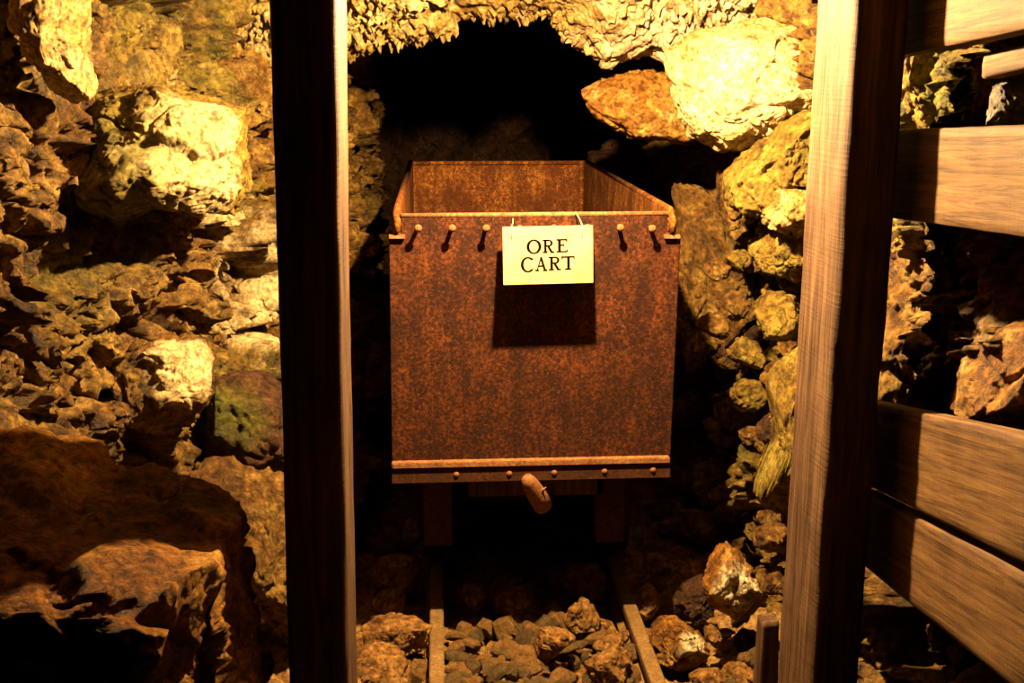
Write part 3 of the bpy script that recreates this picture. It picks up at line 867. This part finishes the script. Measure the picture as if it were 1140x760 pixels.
# letter boxes in sign coordinates read off the board (u left, u right, v top, v bottom)
letters = [('O', .262, .425, .235, .475), ('R', .44, .572, .235, .470), ('E', .592, .722, .230, .465),
           ('C', .195, .345, .535, .790), ('A', .355, .49, .535, .780), ('R', .505, .645, .532, .772), ('T', .645, .795, .530, .768)]
for k, (ch, u0, u1, v0, v1) in enumerate(letters):
    bm = bmesh.new(); wd, polys = GL[ch]
    for pl in polys:
        vs = [bm.verts.new(SP(u0 + (x / wd) * (u1 - u0), v1 + (v0 - v1) * y, .0006 + .00004 * (len(bm.faces) % 7))) for x, y in pl]
        bm.faces.new(vs)
    r = bmesh.ops.extrude_face_region(bm, geom=list(bm.faces))
    bmesh.ops.translate(bm, verts=[q for q in r['geom'] if isinstance(q, bmesh.types.BMVert)], vec=Vector(-ez * .0009))
    o = bmobj('letter', bm, M['ink'], sg)
for (u_, v_, upx, upy) in ((.10, .20, 571, 245), (.88, .19, 641, 238)):
    bm = bmesh.new()
    a_ = SP(u_, v_, .003); b_ = SP(u_, 0, .004); top = PY(upx, upy - 1, YF - .012)
    tube(bm, [SP(u_, v_, -.006), a_, b_ + (top - b_) * 0.0, (b_ + top) / 2 + np.array([.002, 0, 0]), top, top + np.array([.002, .02, .001])], .0016, 6)
    bmobj('wire', bm, M['wire'], sg, smooth=True)

# ------------------------------------------------------------------ rails
def rail(name, x0, label):
    prof = [(-.036, 0), (.036, 0), (.036, .010), (.012, .018), (.010, .055), (.021, .062), (.021, .082), (.017, .086), (-.017, .086), (-.021, .082), (-.021, .062), (-.010, .055), (-.012, .018), (-.036, .010)]
    bm = bmesh.new()
    prism(bm, [(x0 + a_, 2.2, ZR - .086 + b_) for a_, b_ in prof], (0, 5.6, 0))
    o = bmobj(name, bm, M['rail'])
    return tag(o, label, 'rail')
rail('rail', XL, 'left rail of the cart track, running straight under the cart')
rail('rail', XR, 'right rail of the cart track, slanting towards the big orange rock')

# ------------------------------------------------------------------ loose rocks
def loose(outl, Y, depth, mt, label, seed, **k):
    return outline_rock('rock', outl, Y, depth, M[mt], label, 'rock', seed=seed, **k)
loose([(786, 650), (790, 625), (800, 608), (812, 608), (828, 622), (840, 640), (852, 660), (858, 680), (850, 694), (832, 698), (808, 690), (790, 680)], 3.45, .10, 'rock_orange',
      'large orange rock with a glittering white side, right of the track', 61, sub=6, cuts=12, pale=[(PY(836, 660, 3.35), .11, 1.1)])
loose([(752, 672), (762, 655), (785, 645), (795, 660), (792, 698), (775, 702), (756, 695)], 3.6, .08, 'rock_brown',
      'darker brown rock tucked against the left side of the large orange rock', 62)
loose([(722, 700), (735, 689), (755, 690), (775, 705), (787, 720), (784, 733), (765, 738), (745, 745), (728, 738), (721, 720)], 3.42, .08, 'rock_orange',
      'reddish rock with a white end right beside the right rail', 63, pale=[(PY(775, 718, 3.35), .05, 1.1)])
loose([(783, 700), (793, 696), (803, 706), (810, 718), (798, 724), (785, 712)], 3.42, .035, 'rubble', 'small pointed stone under the large orange rock', 64, sub=5)
loose([(402, 705), (412, 693), (435, 689), (462, 692), (478, 700), (476, 722), (462, 740), (430, 735), (405, 722)], 3.45, .09, 'rubble',
      'blocky tan rock beside the left rail, rearmost of the lit pair', 65)
loose([(385, 735), (398, 722), (425, 720), (450, 730), (456, 750), (455, 790), (380, 800)], 3.2, .09, 'rubble',
      'tan rock at the bottom edge between the dark post and the left rail', 66)
loose([(590, 722), (598, 704), (612, 700), (632, 702), (642, 712), (628, 722), (622, 735), (602, 742), (590, 735)], 3.45, .05, 'rubble',
      'pale brown rock at the middle of the track, largest between the rails', 67)
loose([(627, 695), (636, 678), (650, 668), (662, 675), (668, 690), (664, 705), (648, 710), (632, 704)], 3.62, .05, 'rubble',
      'rock with only its pointed top in light, behind the track middle', 68)
loose([(640, 748), (660, 735), (690, 722), (708, 732), (712, 760), (690, 775), (650, 772)], 3.3, .05, 'rubble', 'tan rock against the inner side of the right rail', 69)
loose([(655, 722), (675, 712), (700, 704), (705, 718), (690, 728), (665, 732)], 3.5, .04, 'rubble', 'flat tan stone where the right rail enters the light', 70, sub=5)
loose([(805, 748), (815, 738), (832, 740), (845, 752), (842, 775), (812, 775)], 3.3, .045, 'rubble', 'tan rock at the bottom edge beside the short board', 71)
loose([(768, 756), (780, 748), (800, 747), (812, 758), (805, 780), (770, 780)], 3.25, .05, 'rubble', 'tan rock at the bottom edge below the reddish rock', 72)
loose([(818, 712), (828, 700), (845, 706), (850, 730), (838, 742), (820, 738)], 3.55, .05, 'rock_brown', 'dark rock in the hollow beneath the large orange rock', 73, sub=5)
for k, (a, b_, c_, d_, Yk, lb) in enumerate([
        (412, 615, 470, 665, 4.0, 'dark rock in the shade left of the left wheel, upper one'),
        (415, 655, 455, 690, 3.75, 'dark rock in the shade just behind the lit tan pair'),
        (600, 625, 680, 680, 4.0, 'broad dark rock in the shade under the cart, near the right rail'),
        (545, 655, 600, 690, 3.8, 'dark rock in the shade under the middle of the cart'),
        (715, 615, 752, 650, 4.0, 'dark rock in the shade outside the right wheel'),
        (745, 620, 790, 672, 3.9, 'dark rock in the shade behind the large orange rock'),
        (705, 650, 735, 690, 3.75, 'dark rock in the shade beside the right rail'),
        (505, 650, 545, 682, 3.85, 'dark rock in the shade inside the left rail'),
        (445, 575, 475, 612, 4.3, 'dark rock in the shade against the left wall, behind the cart wheel'),
        (640, 690, 690, 720, 3.65, 'dark rock at the shadow line inside the right rail')]):
    rx, ry = (c_ - a) / 2, (d_ - b_) / 2; cx, cy = (a + c_) / 2, (b_ + d_) / 2
    ol = [(cx + rx * math.cos(q) * random.uniform(.85, 1.15), cy + ry * math.sin(q) * random.uniform(.85, 1.15)) for q in np.linspace(0, 6.28, 9)[:-1]]
    loose(ol, Yk, rx / F * Yk * .8, 'rubble', lb, 80 + k, sub=5)

# ------------------------------------------------------------------ rubble chips
protos = []
def chip_mesh(seed, flat):
    rs = np.random.RandomState(seed)
    n = rs.randint(5, 8); bm = bmesh.new()
    ang = np.sort((np.arange(n) + rs.uniform(-.3, .3, n)) / n * 2 * math.pi); rad = rs.uniform(.65, 1.1, n)
    el = rs.uniform(.5, .85)
    lo_ = [bm.verts.new((math.cos(a) * q, math.sin(a) * q * el, -flat * rs.uniform(.7, 1))) for a, q in zip(ang, rad)]
    md = [bm.verts.new((math.cos(a) * q * 1.08, math.sin(a) * q * el * 1.08, flat * rs.uniform(-.1, .4))) for a, q in zip(ang, rad)]
    sh = rs.uniform(-.15, .15, 2); k = rs.uniform(.55, .85); tl = rs.uniform(-.35, .35, 2)
    hi_ = []
    for a, q in zip(ang, rad):
        x, y = math.cos(a) * q * k + sh[0], math.sin(a) * q * el * k + sh[1]
        hi_.append(bm.verts.new((x, y, flat * (1 + tl[0] * x + tl[1] * y))))
    bm.faces.new(lo_[::-1]); bm.faces.new(hi_)
    for A, B in ((lo_, md), (md, hi_)):
        for i in range(n): bm.faces.new((A[i], A[(i + 1) % n], B[(i + 1) % n], B[i]))
    bmesh.ops.bevel(bm, geom=list(bm.edges), offset=.035, segments=1, affect='EDGES')
    me = bpy.data.meshes.new('stone_chip'); bm.to_mesh(me); bm.free()
    me.materials.append(M['rubble'] if seed % 3 else M['rubble_grey'])
    return me
for s in range(16):
    protos.append(chip_mesh(s, [.16, .24, .35, .55][s % 4]))
def chips(n, xr, yr, size, label, group, seed, avoid=()):
    rs = random.Random(seed)
    done = 0; tries = 0
    while done < n and tries < n * 30:
        tries += 1
        x = rs.uniform(*xr); y = rs.uniform(*yr)
        if any(abs(x - a_) < w_ for a_, w_ in avoid): continue
        r = rs.uniform(*size) * rs.uniform(.6, 1.2)
        o = bpy.data.objects.new('stone_chip', protos[rs.randrange(16)]); C.objects.link(o)
        z = float(floor_h([x], [y])[0])
        o.location = (x, y, z + r * .2 + rs.uniform(0, .018)); o.scale = (r, r, r)
        o.rotation_euler = (rs.gauss(0, .38), rs.gauss(0, .38), rs.uniform(0, 6.28))
        tag(o, label, 'stone', group)
        done += 1
chips(190, (XL + .05, XR - .05), (3.05, 3.75), (.026, .062), 'small broken stone chip lying in the rubble between the rails', 'stone chips between the rails', 1)
chips(30, (-.22, XL - .05), (3.1, 3.8), (.026, .06), 'small broken stone chip between the left rail and the cave wall', 'stone chips left of the track', 2)
chips(40, (XR + .06, 1.05), (3.0, 3.8), (.026, .065), 'small broken stone chip between the right rail and the cave wall', 'stone chips right of the track', 3)
chips(40, (-.25, 1.0), (3.8, 4.5), (.03, .06), 'dim stone lying in the shade beneath the cart', 'stones in the shade under the cart', 4, avoid=((XL, .09), (XR, .09)))

# ------------------------------------------------------------------ light
ld = bpy.data.lights.new('lamp', 'POINT'); ld.energy = 640; ld.color = (1.0, .67, .30); ld.shadow_soft_size = .022
lo = bpy.data.objects.new('ceiling_lamp_light', ld); C.objects.link(lo); lo.location = (.31, 2.97, 2.06)
w = bpy.data.worlds.new('cave_world'); S.world = w; w.use_nodes = True
w.node_tree.nodes['Background'].inputs[0].default_value = (0, 0, 0, 1)

S.view_settings.view_transform = 'Standard'; S.view_settings.look = 'None'
S.view_settings.gamma = 1; S.view_settings.use_curve_mapping = False
S.view_settings.exposure = 0.0
S.cycles.use_denoising = True
S.cycles.max_bounces = 6; S.cycles.diffuse_bounces = 1
